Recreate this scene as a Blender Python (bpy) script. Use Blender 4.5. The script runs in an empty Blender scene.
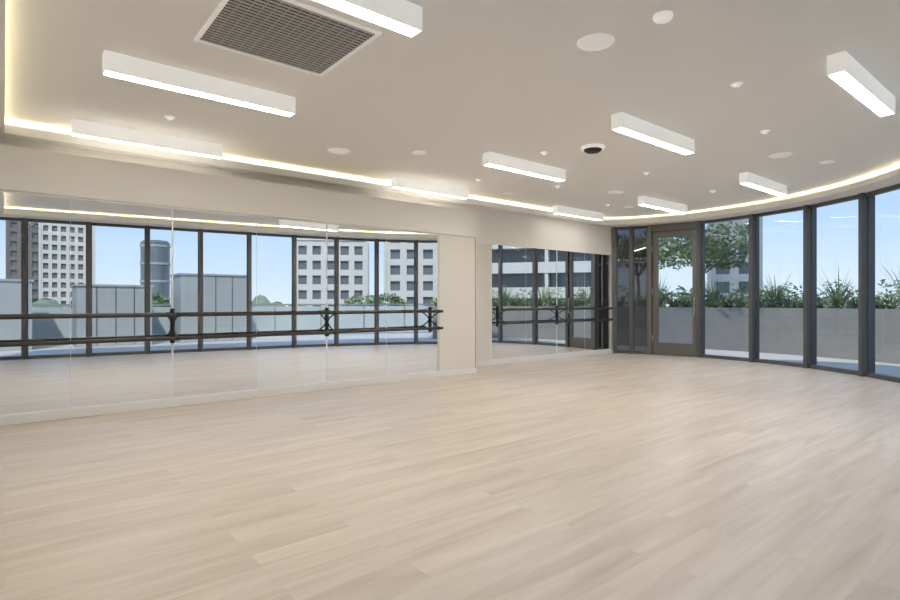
import bpy, math, random
from mathutils import Vector, Matrix
from mathutils.geometry import tessellate_polygon
random.seed(7)
scene = bpy.context.scene
scene.view_settings.view_transform = 'Standard'
scene.view_settings.look = 'None'

# ------------------------------------------------------------------ materials
def new_mat(name):
    m = bpy.data.materials.new(name); m.use_nodes = True
    nt = m.node_tree; nt.nodes.clear()
    out = nt.nodes.new('ShaderNodeOutputMaterial')
    return m, nt, out

def pbr(name, col, rough=0.5, metal=0.0, noise=0.0, nscale=20, bump=0.0, spec=0.5, em=0.0):
    m, nt, out = new_mat(name)
    b = nt.nodes.new('ShaderNodeBsdfPrincipled')
    b.inputs['Base Color'].default_value = (*col, 1)
    b.inputs['Roughness'].default_value = rough
    b.inputs['Metallic'].default_value = metal
    b.inputs['Specular IOR Level'].default_value = spec
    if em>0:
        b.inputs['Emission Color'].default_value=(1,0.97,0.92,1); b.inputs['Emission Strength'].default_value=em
    if noise > 0 or bump > 0:
        g = nt.nodes.new('ShaderNodeNewGeometry')
        n = nt.nodes.new('ShaderNodeTexNoise'); n.inputs['Scale'].default_value = nscale
        n.inputs['Detail'].default_value = 4
        nt.links.new(g.outputs['Position'], n.inputs['Vector'])
        mx = nt.nodes.new('ShaderNodeMix'); mx.data_type = 'RGBA'
        mx.inputs[6].default_value = (*[c*(1-noise) for c in col], 1)
        mx.inputs[7].default_value = (*[min(1, c*(1+noise)) for c in col], 1)
        nt.links.new(n.outputs['Fac'], mx.inputs[0])
        nt.links.new(mx.outputs[2], b.inputs['Base Color'])
        if bump > 0:
            bp = nt.nodes.new('ShaderNodeBump'); bp.inputs['Strength'].default_value = bump
            bp.inputs['Distance'].default_value = 0.01
            nt.links.new(n.outputs['Fac'], bp.inputs['Height'])
            nt.links.new(bp.outputs['Normal'], b.inputs['Normal'])
    nt.links.new(b.outputs[0], out.inputs[0])
    return m

def emis(name, col, s):
    m, nt, out = new_mat(name)
    e = nt.nodes.new('ShaderNodeEmission')
    e.inputs[0].default_value = (*col, 1); e.inputs[1].default_value = s
    nt.links.new(e.outputs[0], out.inputs[0])
    return m

def glass(name, tint, ior=1.45, rough=0.0):
    m, nt, out = new_mat(name)
    t = nt.nodes.new('ShaderNodeBsdfTransparent'); t.inputs[0].default_value = (*tint, 1)
    g = nt.nodes.new('ShaderNodeBsdfGlossy'); g.inputs['Roughness'].default_value = rough
    g.inputs[0].default_value = (0.9, 0.95, 0.95, 1)
    f = nt.nodes.new('ShaderNodeFresnel'); f.inputs[0].default_value = ior
    mx = nt.nodes.new('ShaderNodeMixShader')
    nt.links.new(f.outputs[0], mx.inputs[0]); nt.links.new(t.outputs[0], mx.inputs[1])
    nt.links.new(g.outputs[0], mx.inputs[2]); nt.links.new(mx.outputs[0], out.inputs[0])
    return m

def wood_floor():
    m, nt, out = new_mat('oak_planks')
    L = nt.links.new
    b = nt.nodes.new('ShaderNodeBsdfPrincipled'); b.inputs['Roughness'].default_value = 0.36
    g = nt.nodes.new('ShaderNodeNewGeometry')
    br = nt.nodes.new('ShaderNodeTexBrick')
    br.offset = 0.37; br.offset_frequency = 2
    br.inputs['Scale'].default_value = 1.0
    br.inputs['Brick Width'].default_value = 1.5
    br.inputs['Row Height'].default_value = 0.18
    br.inputs['Mortar Size'].default_value = 0.0008
    br.inputs['Mortar Smooth'].default_value = 0.2
    br.inputs['Color1'].default_value = (0.0, 0.0, 0.0, 1)
    br.inputs['Color2'].default_value = (1, 1, 1, 1)
    br.inputs['Mortar'].default_value = (0.3, 0.3, 0.3, 1)
    L(g.outputs['Position'], br.inputs['Vector'])
    mp = nt.nodes.new('ShaderNodeMapping'); mp.inputs['Scale'].default_value = (0.6, 7, 1)
    L(g.outputs['Position'], mp.inputs[0])
    ad = nt.nodes.new('ShaderNodeVectorMath'); ad.operation = 'ADD'
    sc = nt.nodes.new('ShaderNodeVectorMath'); sc.operation = 'SCALE'; sc.inputs['Scale'].default_value = 7.0
    L(br.outputs['Color'], sc.inputs[0]); L(mp.outputs[0], ad.inputs[0]); L(sc.outputs[0], ad.inputs[1])
    n = nt.nodes.new('ShaderNodeTexNoise'); n.inputs['Scale'].default_value = 1.3; n.inputs['Detail'].default_value = 8
    n.inputs['Roughness'].default_value = 0.60; n.inputs['Distortion'].default_value = 0.5
    L(ad.outputs[0], n.inputs['Vector'])
    r1 = nt.nodes.new('ShaderNodeValToRGB')
    r1.color_ramp.elements[0].position = 0.29; r1.color_ramp.elements[0].color = (0.585, 0.478, 0.372, 1)
    r1.color_ramp.elements[1].position = 0.65; r1.color_ramp.elements[1].color = (0.765, 0.662, 0.552, 1)
    L(n.outputs['Fac'], r1.inputs[0])
    r2 = nt.nodes.new('ShaderNodeValToRGB')
    r2.color_ramp.elements[0].color = (0.945, 0.94, 0.93, 1); r2.color_ramp.elements[1].color = (1.03, 1.03, 1.03, 1)
    L(br.outputs['Color'], r2.inputs[0])
    mx = nt.nodes.new('ShaderNodeMix'); mx.data_type = 'RGBA'; mx.blend_type = 'MULTIPLY'; mx.inputs[0].default_value = 1
    L(r1.outputs[0], mx.inputs[6]); L(r2.outputs[0], mx.inputs[7])
    m2 = nt.nodes.new('ShaderNodeMix'); m2.data_type = 'RGBA'
    m2.inputs[7].default_value = (0.58, 0.48, 0.385, 1)
    L(br.outputs['Fac'], m2.inputs[0]); L(mx.outputs[2], m2.inputs[6])
    L(m2.outputs[2], b.inputs['Base Color'])
    L(b.outputs[0], out.inputs[0])
    return m

M_floor = wood_floor()
M_ceil = pbr('ceiling_paint', (0.89, 0.875, 0.845), 0.9, noise=0.01, nscale=3)
M_wall = pbr('wall_paint', (0.87, 0.83, 0.765), 0.8, noise=0.01, nscale=4)
M_panel = pbr('oak_veneer', (0.80, 0.735, 0.65), 0.55, noise=0.04, nscale=9)
M_trim = pbr('white_trim', (0.84, 0.81, 0.76), 0.5, noise=0.01)
M_white = pbr('white_metal_glow', (0.93, 0.93, 0.91), 0.5, noise=0.01, em=0.16)  # faint glow added so unlit ceiling parts look brighter
M_house = pbr('white_acrylic_glow', (0.93, 0.93, 0.91), 0.5, noise=0.01, em=0.30)
M_mirror = pbr('mirror_silver', (0.93, 0.95, 0.955), 0.0, 1.0)
M_seam = pbr('mirror_edge', (0.88, 0.88, 0.86), 0.6, noise=0.02)
M_black = pbr('black_steel', (0.025, 0.024, 0.023), 0.4, 0.3, noise=0.1)
M_barre = pbr('dark_barre', (0.05, 0.042, 0.036), 0.4, 0.2, noise=0.15)
M_frame = pbr('bronze_aluminium', (0.12, 0.122, 0.122), 0.45, 0.3, noise=0.04)
M_doorf = pbr('door_aluminium', (0.165, 0.155, 0.14), 0.45, 0.3, noise=0.04)
M_steel = pbr('steel', (0.6, 0.6, 0.58), 0.3, 0.9, noise=0.03)
M_dark = pbr('vent_dark', (0.06, 0.055, 0.05), 0.8, noise=0.05)
M_ventslat = pbr('vent_slat', (0.55, 0.54, 0.52), 0.5, 0.0, noise=0.03)
M_glass = glass('window_glass', (0.93, 0.95, 0.955))
M_tint = glass('tinted_glass', (0.10, 0.11, 0.12), 1.8)
M_rglass = pbr('railing_glass', (0.42, 0.48, 0.49), 0.15, noise=0.03, nscale=2)
M_led = emis('led_lens', (1.0, 0.98, 0.94), 50)
M_led_low = emis('led_lens_dimmed', (1.0, 0.97, 0.92), 10)
M_cove = emis('cove_led', (1.0, 0.86, 0.54), 22)
M_conc = pbr('concrete', (0.22, 0.22, 0.215), 0.85, noise=0.12, nscale=3, bump=0.1)
M_paver = pbr('terrace_paver', (0.50, 0.49, 0.47), 0.8, noise=0.08, nscale=4)
M_enc = pbr('grey_enclosure', (0.33, 0.36, 0.365), 0.7, noise=0.04, nscale=2)
M_soil = pbr('soil', (0.06, 0.04, 0.03), 1, noise=0.3, nscale=20)
M_leaf = pbr('leaf', (0.12, 0.18, 0.075), 0.6, noise=0.5, nscale=3)
M_leaf2 = pbr('leaf_light', (0.22, 0.29, 0.14), 0.6, noise=0.4, nscale=3)
M_far = pbr('distant_foliage_hazed', (0.17, 0.22, 0.16), 0.9, noise=0.5, nscale=0.6)  # aerial haze mixed into the colour as grey
M_far2 = pbr('distant_foliage_light_hazed', (0.22, 0.27, 0.20), 0.9, noise=0.5, nscale=0.6)  # lighter foliage tone, also greyed to paint in haze
M_bark = pbr('bark', (0.16, 0.11, 0.07), 0.9, noise=0.3, nscale=12)
M_bwhite = pbr('building_white', (0.58, 0.57, 0.55), 0.8, noise=0.03, nscale=0.3)
M_bbrown = pbr('building_brown', (0.19, 0.165, 0.15), 0.8, noise=0.05, nscale=0.3)
M_bglass = pbr('building_glass', (0.13, 0.15, 0.17), 0.15, 0.0, noise=0.3, nscale=0.3)
M_ground = pbr('ground', (0.24, 0.26, 0.21), 0.9, noise=0.3, nscale=0.05)

# ------------------------------------------------------------------ builder
class B:
    def __init__(s): s.v=[]; s.f=[]; s.m=[]
    def quad(s, pts, mi=0):
        n=len(s.v); s.v += [tuple(p) for p in pts]; s.f.append(tuple(range(n,n+len(pts)))); s.m.append(mi)
    def box(s, a, b, mi=0, M=None):
        x0,y0,z0=a; x1,y1,z1=b; n=len(s.v)
        P=[(x0,y0,z0),(x1,y0,z0),(x1,y1,z0),(x0,y1,z0),(x0,y0,z1),(x1,y0,z1),(x1,y1,z1),(x0,y1,z1)]
        if M is not None: P=[tuple(M@Vector(p)) for p in P]
        s.v+=P
        for q in ((3,2,1,0),(4,5,6,7),(0,1,5,4),(1,2,6,5),(2,3,7,6),(3,0,4,7)):
            s.f.append(tuple(n+i for i in q)); s.m.append(mi)
    def tube(s, pts, r, mi=0, seg=12, cap=True):
        n0=len(s.v); k=len(pts); pts=[Vector(p) for p in pts]
        for i,p in enumerate(pts):
            d=(pts[min(i+1,k-1)]-pts[max(i-1,0)]).normalized()
            up=Vector((0,0,1)) if abs(d.z)<0.9 else Vector((1,0,0))
            a=d.cross(up).normalized(); b=a.cross(d).normalized()
            rr=r[i] if isinstance(r,(list,tuple)) else r
            for j in range(seg):
                t=2*math.pi*j/seg
                s.v.append(tuple(p+a*rr*math.cos(t)+b*rr*math.sin(t)))
        for i in range(k-1):
            for j in range(seg):
                a=n0+i*seg+j; b=n0+i*seg+(j+1)%seg
                s.f.append((a,b,b+seg,a+seg)); s.m.append(mi)
        if cap:
            s.f.append(tuple(n0+j for j in range(seg))[::-1]); s.m.append(mi)
            s.f.append(tuple(n0+(k-1)*seg+j for j in range(seg))); s.m.append(mi)
    def lathe(s, cx, cy, prof, mi=0, seg=32):
        n0=len(s.v)
        for r,z in prof:
            for j in range(seg):
                t=2*math.pi*j/seg; s.v.append((cx+r*math.cos(t),cy+r*math.sin(t),z))
        for i in range(len(prof)-1):
            for j in range(seg):
                a=n0+i*seg+j; b=n0+i*seg+(j+1)%seg
                s.f.append((a,b,b+seg,a+seg)); s.m.append(mi)
        s.f.append(tuple(n0+(len(prof)-1)*seg+j for j in range(seg))); s.m.append(mi)
    def done(s, name, mats, bevel=0, smooth=False):
        me=bpy.data.meshes.new(name); me.from_pydata(s.v,[],s.f)
        for m in mats: me.materials.append(m)
        for p,mi in zip(me.polygons,s.m):
            p.material_index=mi; p.use_smooth=smooth
        me.update()
        o=bpy.data.objects.new(name,me); scene.collection.objects.link(o)
        if bevel:
            md=o.modifiers.new('bevel','BEVEL'); md.width=bevel; md.segments=2; md.limit_method='ANGLE'
        return o

def poly_slab(name, outer, z0, z1, mat, inner=None):
    loops=[[Vector((p[0],p[1],0)) for p in outer]]
    if inner: loops.append([Vector((p[0],p[1],0)) for p in inner])
    tris=tessellate_polygon(loops)
    flat=[p for l in loops for p in l]; N=len(flat)
    v=[(p.x,p.y,z0) for p in flat]+[(p.x,p.y,z1) for p in flat]
    f=[]
    for t in tris:
        a,b,c=[flat[i] for i in t]
        if (b-a).cross(c-a).z<0: t=(t[0],t[2],t[1])
        f.append(tuple(i+N for i in t)); f.append((t[2],t[1],t[0]))
    st=0
    for l in loops:
        k=len(l)
        for i in range(k):
            a=st+i; b=st+(i+1)%k; f.append((a,b,b+N,a+N))
        st+=k
    me=bpy.data.meshes.new(name); me.from_pydata(v,[],f); me.materials.append(mat); me.update()
    o=bpy.data.objects.new(name,me); scene.collection.objects.link(o); return o

# ------------------------------------------------------------------ curved glass line
ctrl=[(10.7,8.9),(11.60,7.82),(12.10,6.75),(12.22,5.6),(11.9,3.85),(10.75,2.05),(9,0.8),(6.5,0.05),(4,-0.35),(1.5,-0.72),(-0.8,-1.05),(-3,-1.3)]
def cr(p0,p1,p2,p3,t):
    return tuple(0.5*((2*b)+(-a+c)*t+(2*a-5*b+4*c-d)*t*t+(-a+3*b-3*c+d)*t**3) for a,b,c,d in zip(p0,p1,p2,p3))
dense=[]
for i in range(1,len(ctrl)-2):
    for k in range(40): dense.append(cr(ctrl[i-1],ctrl[i],ctrl[i+1],ctrl[i+2],k/40))
dense.append(ctrl[-2])
cum=[0]
for a,b in zip(dense,dense[1:]): cum.append(cum[-1]+math.dist(a,b))
TOT=cum[-1]
def at(sd):
    sd=max(0,min(TOT,sd))
    for i in range(len(cum)-1):
        if cum[i+1]>=sd:
            t=(sd-cum[i])/(cum[i+1]-cum[i]); return Vector((dense[i][0]*(1-t)+dense[i+1][0]*t, dense[i][1]*(1-t)+dense[i+1][1]*t))
    return Vector(dense[-1])
def outn(sd):
    d=(at(sd+0.05)-at(sd-0.05)).normalized()
    return Vector((-d.y,d.x))
sgn=1 if outn(2).dot(at(2)-Vector((6,5)))>0 else -1
def off(sd,o): return at(sd)+outn(sd)*sgn*o

NS=70
outer=[(-0.95,7.97),(11.66,7.97)]+[tuple(off(TOT*i/NS,0.15)) for i in range(1,NS)]+[(-0.95,-1.2)]
HEAD=3.08; LIP=3.17; CEIL=3.25
YB=7.82; YM=7.14

floor=poly_slab('floor', outer, -0.04, 0.0, M_floor)
ceiling=poly_slab('ceiling', outer, CEIL, CEIL+0.2, M_ceil)
lip=[(0.01,7.62),(10.9,7.62),(11.15,7.52),(11.33,7.3)]
ins=[off(TOT*i/NS,-0.5) for i in range(NS)]
lip+=[tuple(p) for p in ins if p.y<7.05 and p.x>0.05]
lip+=[(0.01,-0.43)]
soff=poly_slab('trim_1', outer, HEAD, LIP, M_ceil, inner=lip)
def offset_poly(P,d):
    n=len(P); R=[]
    for i in range(n):
        a=Vector(P[i-1]);b=Vector(P[i]);c=Vector(P[(i+1)%n])
        e1=(b-a).normalized(); e2=(c-b).normalized()
        n1=Vector((-e1.y,e1.x)); n2=Vector((-e2.y,e2.x)); m=(n1+n2).normalized()
        R.append(b+m*d/max(0.5,m.dot(n1)))
    return R
area=sum(a[0]*b[1]-b[0]*a[1] for a,b in zip(lip,lip[1:]+lip[:1]))
s_out=-1 if area>0 else 1
p1=offset_poly(lip,s_out*0.11); p2=offset_poly(lip,s_out*0.14)
bb=B()
for i in range(len(p1)):
    j=(i+1)%len(p1); z=LIP+0.004
    bb.quad([(p1[i].x,p1[i].y,z),(p1[j].x,p1[j].y,z),(p2[j].x,p2[j].y,z),(p2[i].x,p2[i].y,z)],0)
bb.done('cove_led_strip',[M_cove])

# ------------------------------------------------------------------ walls
def simple(name,a,b,mat,bevel=0):
    x=B(); x.box(a,b); return x.done(name,[mat],bevel)
simple('wall_back',(-0.95,YB,0),(11.62,7.97,HEAD),M_wall)
simple('wall_left',(-0.95,-1.2,0),(-0.8,YB,HEAD),M_wall)
simple('wall_front_furring',(-0.8,YM,0),(6.42,YB,2.84),M_wall)
simple('trim_2',(-0.8,YM-0.03,2.385),(6.42,YM,2.84),M_wall,0.003)
simple('baseboard_front',(-0.8,YM-0.03,0),(6.44,YM,0.10),M_trim,0.004)
simple('baseboard_back',(6.45,YB-0.025,0),(11.55,YB,0.10),M_trim,0.004)
x=B()
x.box((5.60,YM-0.022,0.10),(6.405,YM,2.375),0)
x.box((6.405,YM-0.012,0.10),(6.42,YM,2.375),1)  # reveal coloured black to paint the shade of the shadow gap
x.box((6.42,YM-0.022,0.10),(6.44,YM+0.3,2.375),0)
x.done('wall_panel',[M_panel,M_black],0.002)
x=B(); x.box((6.5,YB-0.02,0.10),(7.44,YB,2.39)); x.done('wall_panel.001',[M_panel],0.003)

def mirror(name,x0,x1,y,z0,z1,mid=True,last=False):
    b=B()
    b.box((x0+0.004,y-0.008,z0),(x1-0.004,y,z1),0)
    for xx in ((x0,x1) if last else (x0,)):
        b.box((xx-0.009,y-0.012,z0),(xx+0.009,y-0.001,z1),1)
    if mid:
        xm=(x0+x1)/2; b.box((xm-0.002,y-0.0095,z0),(xm+0.002,y-0.007,z1),1)
    b.box((x0+0.009,y-0.011,z1-0.008),(x1-0.009,y-0.001,z1+0.006),1)
    b.box((x0+0.009,y-0.011,z0-0.0),(x1-0.009,y-0.001,z0+0.012),1)
    b.done(name,[M_mirror,M_seam])
for i,(a,b_) in enumerate([(-0.8,-0.44),(-0.44,1.56),(1.56,3.57),(3.57,5.585)]):
    mirror('mirror_panel' if i==0 else 'mirror_panel.%03d'%i,a,b_,YM,0.10,2.37,mid=(i>0),last=(i==3))
for i,(a,b_) in enumerate([(7.46,9.45),(9.45,11.45)]):
    mirror('mirror_panel.%03d'%(i+4),a,b_,YB,0.10,2.40,mid=True,last=(i==1))

# ------------------------------------------------------------------ ballet barres
def barre(name,x0,x1,y,brackets):
    b=B(); yb=y-0.24
    for z in (1.10,0.83):
        b.tube([(x0,yb,z),(x1,yb,z)],0.022,0,14)
    for bx in brackets:
        b.box((bx-0.022,y-0.026,0.76),(bx+0.022,y-0.013,1.17),1)
        for z in (1.10,0.83):
            b.tube([(bx,y-0.024,0.965),(bx,y-0.10,0.965+(z-0.965)*0.45),(bx,yb+0.01,z-0.018*(1 if z>0.9 else -1))],0.011,1,8)
            b.tube([(bx-0.02,yb,z),(bx+0.02,yb,z)],0.027,1,14)
        b.tube([(bx,y-0.024,1.15),(bx,yb,1.10)],0.007,1,8)
        b.tube([(bx,y-0.024,0.78),(bx,yb,0.83)],0.007,1,8)
    b.done(name,[M_barre,M_black],smooth=False)
barre('ballet_barre',-0.6,5.50,YM,[-0.44,1.56,3.57,5.42])
barre('ballet_barre.001',7.55,11.2,YB,[7.62,9.45,11.1])

# ------------------------------------------------------------------ curtain wall
def frame_M(a,b):
    d=(b-a); L=d.length; d=d.normalized(); n=Vector((-d.y,d.x))*sgn
    M=Matrix(((d.x,n.x,0,a.x),(d.y,n.y,0,a.y),(0,0,1,0),(0,0,0,1)))
    return M,L
H=HEAD
def window(idx,s0,s1,g=1):
    M,L=frame_M(at(s0),at(s1)); b=B()
    b.box((-0.04,-0.12,0),(0.04,0.10,H),0,M)
    b.box((0.04,-0.05,0),(L-0.04,0.06,0.07),0,M)
    b.box((0.04,-0.05,H-0.06),(L-0.04,0.06,H),0,M)
    b.box((0.04,-0.02,0.07),(0.06,0.03,H-0.06),0,M)
    b.box((L-0.06,-0.02,0.07),(L-0.04,0.03,H-0.06),0,M)
    b.quad([M@Vector(p) for p in ((0.06,0,0.07),(L-0.06,0,0.07),(L-0.06,0,H-0.06),(0.06,0,H-0.06))],g)
    if g==2:
        b.box((0.06,-0.02,2.2),(L-0.06,0.02,2.24),0,M)
    b.done('window_%d'%idx,[M_frame,M_glass,M_tint])
DS0,DS1=0.86,2.0
window(1,0.04,0.43,2); window(2,0.43,DS0-0.03,2)
M,L=frame_M(at(DS0),at(DS1)); b=B()
b.box((-0.03,-0.12,0),(0.06,0.10,H),0,M)
b.box((0.06,-0.10,H-0.16),(L-0.05,0.08,H),0,M)
b.box((0.06,-0.05,0),(L-0.05,0.06,0.025),3,M)
z1=H-0.17
b.box((0.07,-0.05,0.03),(0.19,0.02,z1),0,M); b.box((L-0.17,-0.05,0.03),(L-0.05,0.02,z1),0,M)
b.box((0.19,-0.05,0.03),(L-0.17,0.02,0.29),0,M); b.box((0.19,-0.05,z1-0.15),(L-0.17,0.02,z1),0,M)
b.quad([M@Vector(p) for p in ((0.19,-0.01,0.29),(L-0.17,-0.01,0.29),(L-0.17,-0.01,z1-0.15),(0.19,-0.01,z1-0.15))],1)
b.tube([M@Vector(p) for p in ((L-0.11,-0.05,0.95),(L-0.11,-0.11,0.95),(L-0.11,-0.11,1.35),(L-0.11,-0.05,1.35))],0.014,2,10)
for z in (0.4,1.5,2.5): b.tube([M@Vector((0.065,-0.06,z-0.06)),M@Vector((0.065,-0.06,z+0.06))],0.012,2,8)
b.done('door_1',[M_doorf,M_glass,M_steel,M_frame])
nb=round((TOT-DS1)/1.14); stp=(TOT-DS1)/nb
for i in range(nb): window(3+i,DS1+i*stp,DS1+(i+1)*stp,1)

# ------------------------------------------------------------------ ceiling lights
W,G=0.125,0.16
def linear_light(i,u0,u1,v):
    led = M_led_low if v>7 else M_led
    b=B(); z0=CEIL-G; t=0.008
    b.box((u0,v,z0),(u1,v+t,CEIL),0); b.box((u0,v+W-t,z0),(u1,v+W,CEIL),0)
    b.box((u0,v+t,z0),(u0+t,v+W-t,CEIL),0); b.box((u1-t,v+t,z0),(u1,v+W-t,CEIL),0)
    b.box((u0+t,v+t,z0+0.03),(u1-t,v+W-t,CEIL),0)
    b.box((u0+t,v+t,z0+0.010),(u1-t,v+W-t,z0+0.03),1)
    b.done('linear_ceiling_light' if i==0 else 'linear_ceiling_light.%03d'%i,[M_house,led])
for i,(u0,u1,v) in enumerate([(0.62,2.21,5.08),(0.58,2.16,7.20),(0.60,2.20,2.98),(4.84,6.40,7.28),(4.99,6.58,5.27),
        (5.03,6.60,3.29),(5.18,6.74,1.36),(8.85,10.45,7.30),(9.32,10.97,5.62),(8.85,10.45,3.58)]):
    linear_light(i,u0,u1,v)

# vent
b=B(); x0,x1,y0,y1=1.12,2.17,3.45,4.44; z=CEIL
fr=0.03
b.box((x0,y0,z-0.012),(x1,y0+fr,z),0); b.box((x0,y1-fr,z-0.012),(x1,y1,z),0)
b.box((x0,y0+fr,z-0.012),(x0+fr,y1-fr,z),0); b.box((x1-fr,y0+fr,z-0.012),(x1,y1-fr,z),0)
b.box((x0+fr,y0+fr,z-0.003),(x1-fr,y1-fr,z),1)
n=22
for i in range(n):
    yy=y0+fr+(i+0.5)*(y1-y0-2*fr)/n
    b.box((x0+fr,yy-0.009,z-0.012),(x1-fr,yy+0.009,z-0.006),2)
for i in range(1,14):
    xx=x0+fr+i*(x1-x0-2*fr)/14; b.box((xx-0.002,y0+fr,z-0.009),(xx+0.002,y1-fr,z-0.005),2)
b.done('air_return_grille',[M_white,M_dark,M_ventslat])

def disc(name,u,v,r,mat,h=0.014):
    b=B(); b.lathe(u,v,[(r,CEIL),(r,CEIL-h*0.6),(r*0.93,CEIL-h),(r*0.86,CEIL-h),(r*0.84,CEIL-h*0.7),(0.01,CEIL-h*0.8)]); b.done(name,[mat],smooth=False)
for i,(u,v) in enumerate([(3.52,2.53),(3.43,6.5),(8.17,2.88),(8.6,5.75)]):
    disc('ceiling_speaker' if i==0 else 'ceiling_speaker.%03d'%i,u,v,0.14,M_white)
b=B(); b.lathe(3.56,2.0,[(0.065,CEIL),(0.065,CEIL-0.02),(0.05,CEIL-0.035),(0.03,CEIL-0.045),(0.005,CEIL-0.047)]); b.done('smoke_detector',[M_house])
b=B(); b.lathe(5.88,4.27,[(0.15,CEIL),(0.15,CEIL-0.03),(0.12,CEIL-0.035)],0); b.lathe(5.88,4.27,[(0.115,CEIL-0.035),(0.11,CEIL-0.05),(0.08,CEIL-0.07),(0.01,CEIL-0.08)],1)
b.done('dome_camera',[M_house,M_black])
for i,(u,v) in enumerate([(1.39,6.48),(5.6,4.85),(5.2,2.2),(7.4,6.1),(7.7,4.6),(9.6,6.6),(6.0,6.6),(6.9,2.6),(9.9,4.6)]):
    b=B(); b.lathe(u,v,[(0.05,CEIL),(0.05,CEIL-0.008),(0.02,CEIL-0.012),(0.014,CEIL-0.022),(0.024,CEIL-0.026),(0.024,CEIL-0.03)],0,20)
    b.done('sprinkler_head' if i==0 else 'sprinkler_head.%03d'%i,[M_house])
for i,(u,v) in enumerate([(4.3,5.9),(7.2,7.1),(10.2,6.5),(9.1,2.6)]):
    b=B(); b.lathe(u,v,[(0.09,CEIL),(0.09,CEIL-0.008),(0.075,CEIL-0.010),(0.065,CEIL-0.004),(0.01,CEIL-0.003)],0,28)
    b.done('recessed_downlight' if i==0 else 'recessed_downlight.%03d'%i,[M_white])

# ------------------------------------------------------------------ outside
simple('terrace_floor',(-9,-9,-0.3),(17.4,17,-0.05),M_paver)
simple('ground_plane',(-500,-500,-9.2),(500,500,-9),M_ground)
C=Vector((6.25,6.0))
def arc_wall(b,r0,r1,a0,a1,z0,z1,mi,n=40):
    base=len(b.v)
    for i in range(n+1):
        a=math.radians(a0+(a1-a0)*i/n)
        for r in (r0,r1):
            for z in (z0,z1): b.v.append((C.x+r*math.cos(a),C.y+r*math.sin(a),z))
    for i in range(n):
        k=base+i*4; q=k+4
        for f in ((k,k+1,q+1,q),(k+2,q+2,q+3,k+3),(k+1,k+3,q+3,q+1),(k,q,q+2,k+2)):
            b.f.append(f); b.m.append(mi)
    b.f.append((base,base+2,base+3,base+1)); b.m.append(mi)
    k=base+n*4; b.f.append((k,k+1,k+3,k+2)); b.m.append(mi)
b=B(); arc_wall(b,8.8,8.95,-52,55,-0.05,1.10,0); arc_wall(b,9.75,9.9,-52,55,-0.05,1.10,0); arc_wall(b,8.95,9.75,-52,55,-0.05,1.0,1)
b.done('terrace_planter',[M_conc,M_soil])

def blade_clump(b,cx,cy,z,n,Lmin,Lmax,mi):
    for _ in range(n):
        a=random.uniform(0,2*math.pi); L=random.uniform(Lmin,Lmax); lean=random.uniform(0.15,0.8); w=random.uniform(0.018,0.035)
        d=Vector((math.cos(a),math.sin(a),0)); s=Vector((-d.y,d.x,0)); p=Vector((cx,cy,z))+d*0.03
        pts=[]
        for k in range(5):
            t=k/4; ang=lean*(0.3+1.3*t); p=p+(d*math.sin(ang)+Vector((0,0,1))*math.cos(ang))*(L/4) if k else p
            pts.append((p.copy(),w*(1-t*0.95)))
        for (pa,wa),(pb,wb) in zip(pts,pts[1:]):
            b.quad([pa-s*wa,pa+s*wa,pb+s*wb,pb-s*wb],mi)
def leaves(b,c,rad,n,size,mi):
    c=Vector(c)
    for _ in range(n):
        v=Vector((random.gauss(0,1),random.gauss(0,1),random.gauss(0,1))).normalized()*random.uniform(0.35,1)**0.5
        p=c+Vector((v.x*rad[0],v.y*rad[1],v.z*rad[2]))
        a=Vector((random.gauss(0,1),random.gauss(0,1),random.gauss(0,0.6))).normalized(); q=a.cross(Vector((random.gauss(0,1),random.gauss(0,1),random.gauss(0,1)))).normalized()
        s=size*random.uniform(0.6,1.3)
        b.quad([p-a*s,p+q*s*0.4,p+a*s,p-q*s*0.4],mi)
b=B()
for i in range(46):
    a=math.radians(-51+105*i/45); r=9.35+random.uniform(-0.2,0.2)
    x_,y_=C.x+r*math.cos(a),C.y+r*math.sin(a)
    tall=(i%4==1)
    blade_clump(b,x_,y_,0.99,60 if tall else 42,0.4 if tall else 0.3,1.25 if tall else 0.6,i%2)
    hh=0.20+0.10*(i%3)
    leaves(b,(x_,y_,1.0+hh),(0.40,0.40,hh),140,0.055,(i+1)%2)
b.done('planter_shrubs',[M_leaf,M_leaf2])
def tree(name,x,y,z0,h,rad,n,size,mi=0):
    b=B()
    b.tube([(x,y,z0),(x+0.05,y,z0+h*0.3),(x-0.03,y+0.05,z0+h*0.65)],[0.06*h/2.5,0.05*h/2.5,0.035*h/2.5],0,8)
    for k in range(7):
        a=k*0.9; e=(x+math.cos(a)*rad*0.6,y+math.sin(a)*rad*0.6,z0+h*(0.7+0.1*(k%3)))
        b.tube([(x,y,z0+h*0.45),e],[0.03*h/2.5,0.01],0,6)
        leaves(b,e,(rad*0.55,rad*0.55,rad*0.35),n//7,size,1+(k%2))
    b.done(name,[M_bark,M_leaf,M_leaf2])
tree('terrace_tree',15.5,7.5,0.99,2.3,1.2,2600,0.08)
tree('terrace_tree.001',15.1,9.3,0.99,2.3,1.0,1900,0.075)
k=2
for (x,y,h,r) in [(7.5,-28,10.8,3.5),(12,-30,10.4,3),(30,-34,10.8,4),(45,20,11,5)]:
    tree('street_tree.%03d'%(k-2) if k>2 else 'street_tree',x,y,-9,h,r,2800,0.3); k+=1
b=B()
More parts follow.
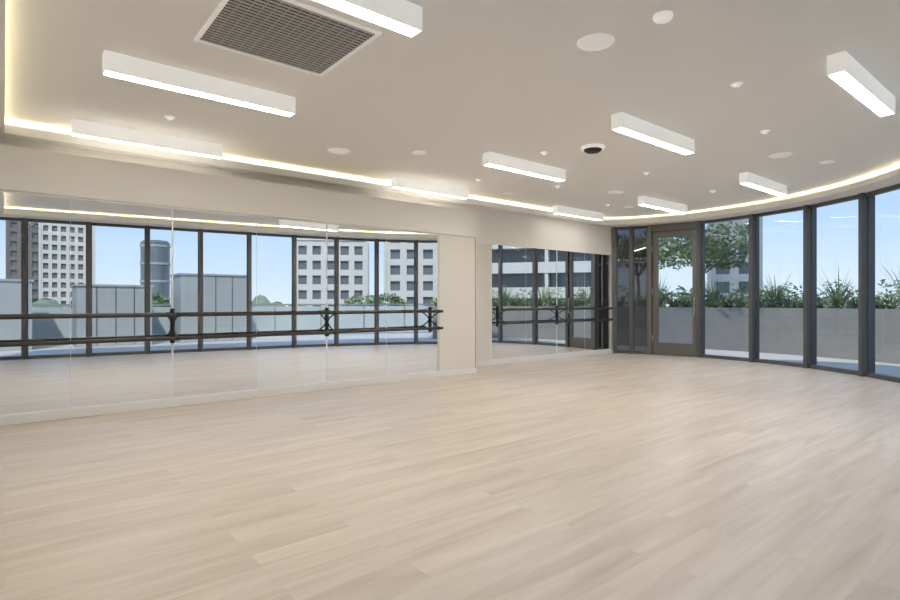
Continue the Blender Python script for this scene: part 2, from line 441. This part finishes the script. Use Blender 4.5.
for i in range(170):
    a=random.uniform(-150,60); r=random.uniform(95,160); aa=math.radians(a)
    cx,cy=r*math.cos(aa),r*math.sin(aa); R=random.uniform(4,7); zt=random.uniform(0,3.0)
    seg,rg=10,6; base=len(b.v)
    for m_ in range(rg+1):
        ph=math.pi*0.5*m_/rg
        for j in range(seg):
            t=2*math.pi*j/seg; q=R*(1+random.uniform(-0.14,0.14))
            b.v.append((cx+q*math.cos(ph)*math.cos(t),cy+q*math.cos(ph)*math.sin(t),-9+(zt+9)*math.sin(ph)*(1+random.uniform(-0.03,0.03))))
    for m_ in range(rg):
        for j in range(seg):
            p=base+m_*seg+j; q=base+m_*seg+(j+1)%seg; b.f.append((p,q,q+seg,p+seg)); b.m.append(i%2)
b.done('tree_belt',[M_far,M_far2])

def building(name,cx,cy,w,d,z1,face,mats,bay=3.0,fl=3.2,mode='grid'):
    a=math.radians(face); nx=Vector((math.cos(a),math.sin(a),0)); tx=Vector((-nx.y,nx.x,0))
    M=Matrix(((tx.x,-nx.x,0,cx),(tx.y,-nx.y,0,cy),(0,0,1,-9),(0,0,0,1)))
    Hh=z1+9; b=B()
    b.box((-w/2,0.5,0),(w/2,d,Hh-0.3),1,M)
    nf=int(Hh/fl); nbay=max(2,int(w/bay)); bw=w/nbay
    if mode=='grid':
        for sy0,sy1 in ((0,0.5),(d,d+0.5)):
            for i in range(nbay+1):
                xx=-w/2+i*bw; b.box((xx-bw*0.2,sy0,0),(xx+bw*0.2,sy1,Hh),0,M)
            for j in range(nf+1):
                zz=Hh-j*fl; b.box((-w/2,sy0+0.05,zz-fl*0.4),(w/2,sy1,zz),0,M)
        nd=max(2,int(d/bay)); bd=d/nd
        for sx0,sx1 in ((-w/2-0.5,-w/2),(w/2,w/2+0.5)):
            for i in range(nd+1): b.box((sx0,i*bd-bd*0.2+0.25,0),(sx1,i*bd+bd*0.2+0.25,Hh),0,M)
            for j in range(nf+1):
                zz=Hh-j*fl; b.box((sx0+0.05,0.3,zz-fl*0.4),(sx1-0.05,d+0.3,zz),0,M)
    else:
        for j in range(nf+1):
            zz=Hh-j*fl
            b.box((-w/2,-1.4,zz-0.3),(w/2,0.5,zz),0,M)
            b.box((-w/2,-1.4,zz),(w/2,-1.3,zz+1.0),2,M)
        for i in range(0,nbay+1,2):
            xx=-w/2+i*bw; b.box((xx-0.2,-1.3,0),(xx+0.2,0.5,Hh),0,M)
    b.box((-w/2-0.3,-0.2,Hh-0.1),(w/2+0.3,d+0.3,Hh+0.5),0,M)
    b.done(name,mats)
building('office_tower',14,-172,12,12,26,90,[M_bwhite,M_bbrown],1.9,2.6)
building('office_tower.001',4.5,-175,7,12,24,90,[M_bbrown,M_bglass],1.9,2.6)
building('apartment_building',48,-80,13,12,13,122,[M_bwhite,M_bglass],2.6,2.8)
building('apartment_building.001',56,-60,14,12,14,130,[M_bwhite,M_bglass],2.4,2.7)
building('balcony_building',52,-26,30,12,17,146,[M_bwhite,M_bglass,M_bwhite],4,3.0,'balc')
building('apartment_building.002',96,41,7,6,22,204,[M_bwhite,M_bglass],2.6,3.2)
b=B(); b.lathe(21.5,-97,[(2.4,-9),(2.4,12),(2.1,12.4),(0.1,12.4)],0,32)
for j in range(7): b.lathe(21.5,-97,[(2.5,-8+3.2*j),(2.5,-7.6+3.2*j)],1,32)
b.done('round_tower',[M_bglass,M_enc])
for i,(x0,x1,h) in enumerate([(1.6,3.5,1.7),(4.3,6.4,2.1),(-3,0.6,1.8)]):
    b=B(); b.box((x0,-5.6,-0.05),(x1,-4.3,h),0); b.box((x0-0.04,-5.64,h),(x1+0.04,-4.26,h+0.06),0)
    for q in range(1,4):
        xx=x0+(x1-x0)*q/4; b.box((xx-0.012,-4.3,0),(xx+0.012,-4.285,h),1)
    b.done('equipment_enclosure' if i==0 else 'equipment_enclosure.%03d'%i,[M_enc,M_frame])
b=B(); pts=[Vector((-8,-6.4)),Vector((2,-6.4)),Vector((8,-6.0)),Vector((13,-4.6)),Vector((16,-2.4)),Vector((17,1))]
for a_,c_ in zip(pts,pts[1:]):
    M,L=frame_M(a_,c_); n=max(1,round(L/1.5))
    for i in range(n+1): b.box((L*i/n-0.02,-0.02,-0.05),(L*i/n+0.02,0.02,1.08),0,M)
    b.box((0,-0.03,1.12),(L,0.03,1.18),0,M)
    for i in range(n):
        b.quad([M@Vector(p) for p in ((L*i/n+0.03,0,0.0),(L*(i+1)/n-0.03,0,0.0),(L*(i+1)/n-0.03,0,1.08),(L*i/n+0.03,0,1.08))],1)
b.done('terrace_railing',[M_steel,M_rglass])

# ------------------------------------------------------------------ sky and sun
w=bpy.data.worlds.new('sky'); scene.world=w; w.use_nodes=True; nt=w.node_tree; nt.nodes.clear()
o=nt.nodes.new('ShaderNodeOutputWorld'); bg=nt.nodes.new('ShaderNodeBackground'); tc=nt.nodes.new('ShaderNodeTexCoord')
sp=nt.nodes.new('ShaderNodeSeparateXYZ'); cr_=nt.nodes.new('ShaderNodeValToRGB')
cr_.color_ramp.elements[0].position=0.0; cr_.color_ramp.elements[0].color=(0.62,0.72,0.83,1)
cr_.color_ramp.elements[1].position=0.6; cr_.color_ramp.elements[1].color=(0.32,0.48,0.78,1)
e=cr_.color_ramp.elements.new(0.14); e.color=(0.40,0.565,0.81,1)
nt.links.new(tc.outputs['Generated'],sp.inputs[0]); nt.links.new(sp.outputs[2],cr_.inputs[0])
nt.links.new(cr_.outputs[0],bg.inputs[0]); bg.inputs[1].default_value=1.4; nt.links.new(bg.outputs[0],o.inputs[0])
sl=bpy.data.lights.new('sun','SUN'); sl.energy=3.4; sl.angle=0.03; sl.color=(1,0.95,0.87)
so=bpy.data.objects.new('sun',sl); scene.collection.objects.link(so)
so.rotation_euler=Vector((0.36,-0.62,-0.75)).to_track_quat('-Z','Y').to_euler()

# ------------------------------------------------------------------ camera
cd=bpy.data.cameras.new('camera'); cam=bpy.data.objects.new('camera',cd); scene.collection.objects.link(cam)
cd.sensor_width=36; cd.lens=545/900*36; cd.shift_y=2/900; cd.clip_end=2000; cd.clip_start=0.05
cam.location=(0,0,1.25)
cam.rotation_euler=Vector((0.6338,0.7734,0)).to_track_quat('-Z','Y').to_euler()
scene.camera=cam
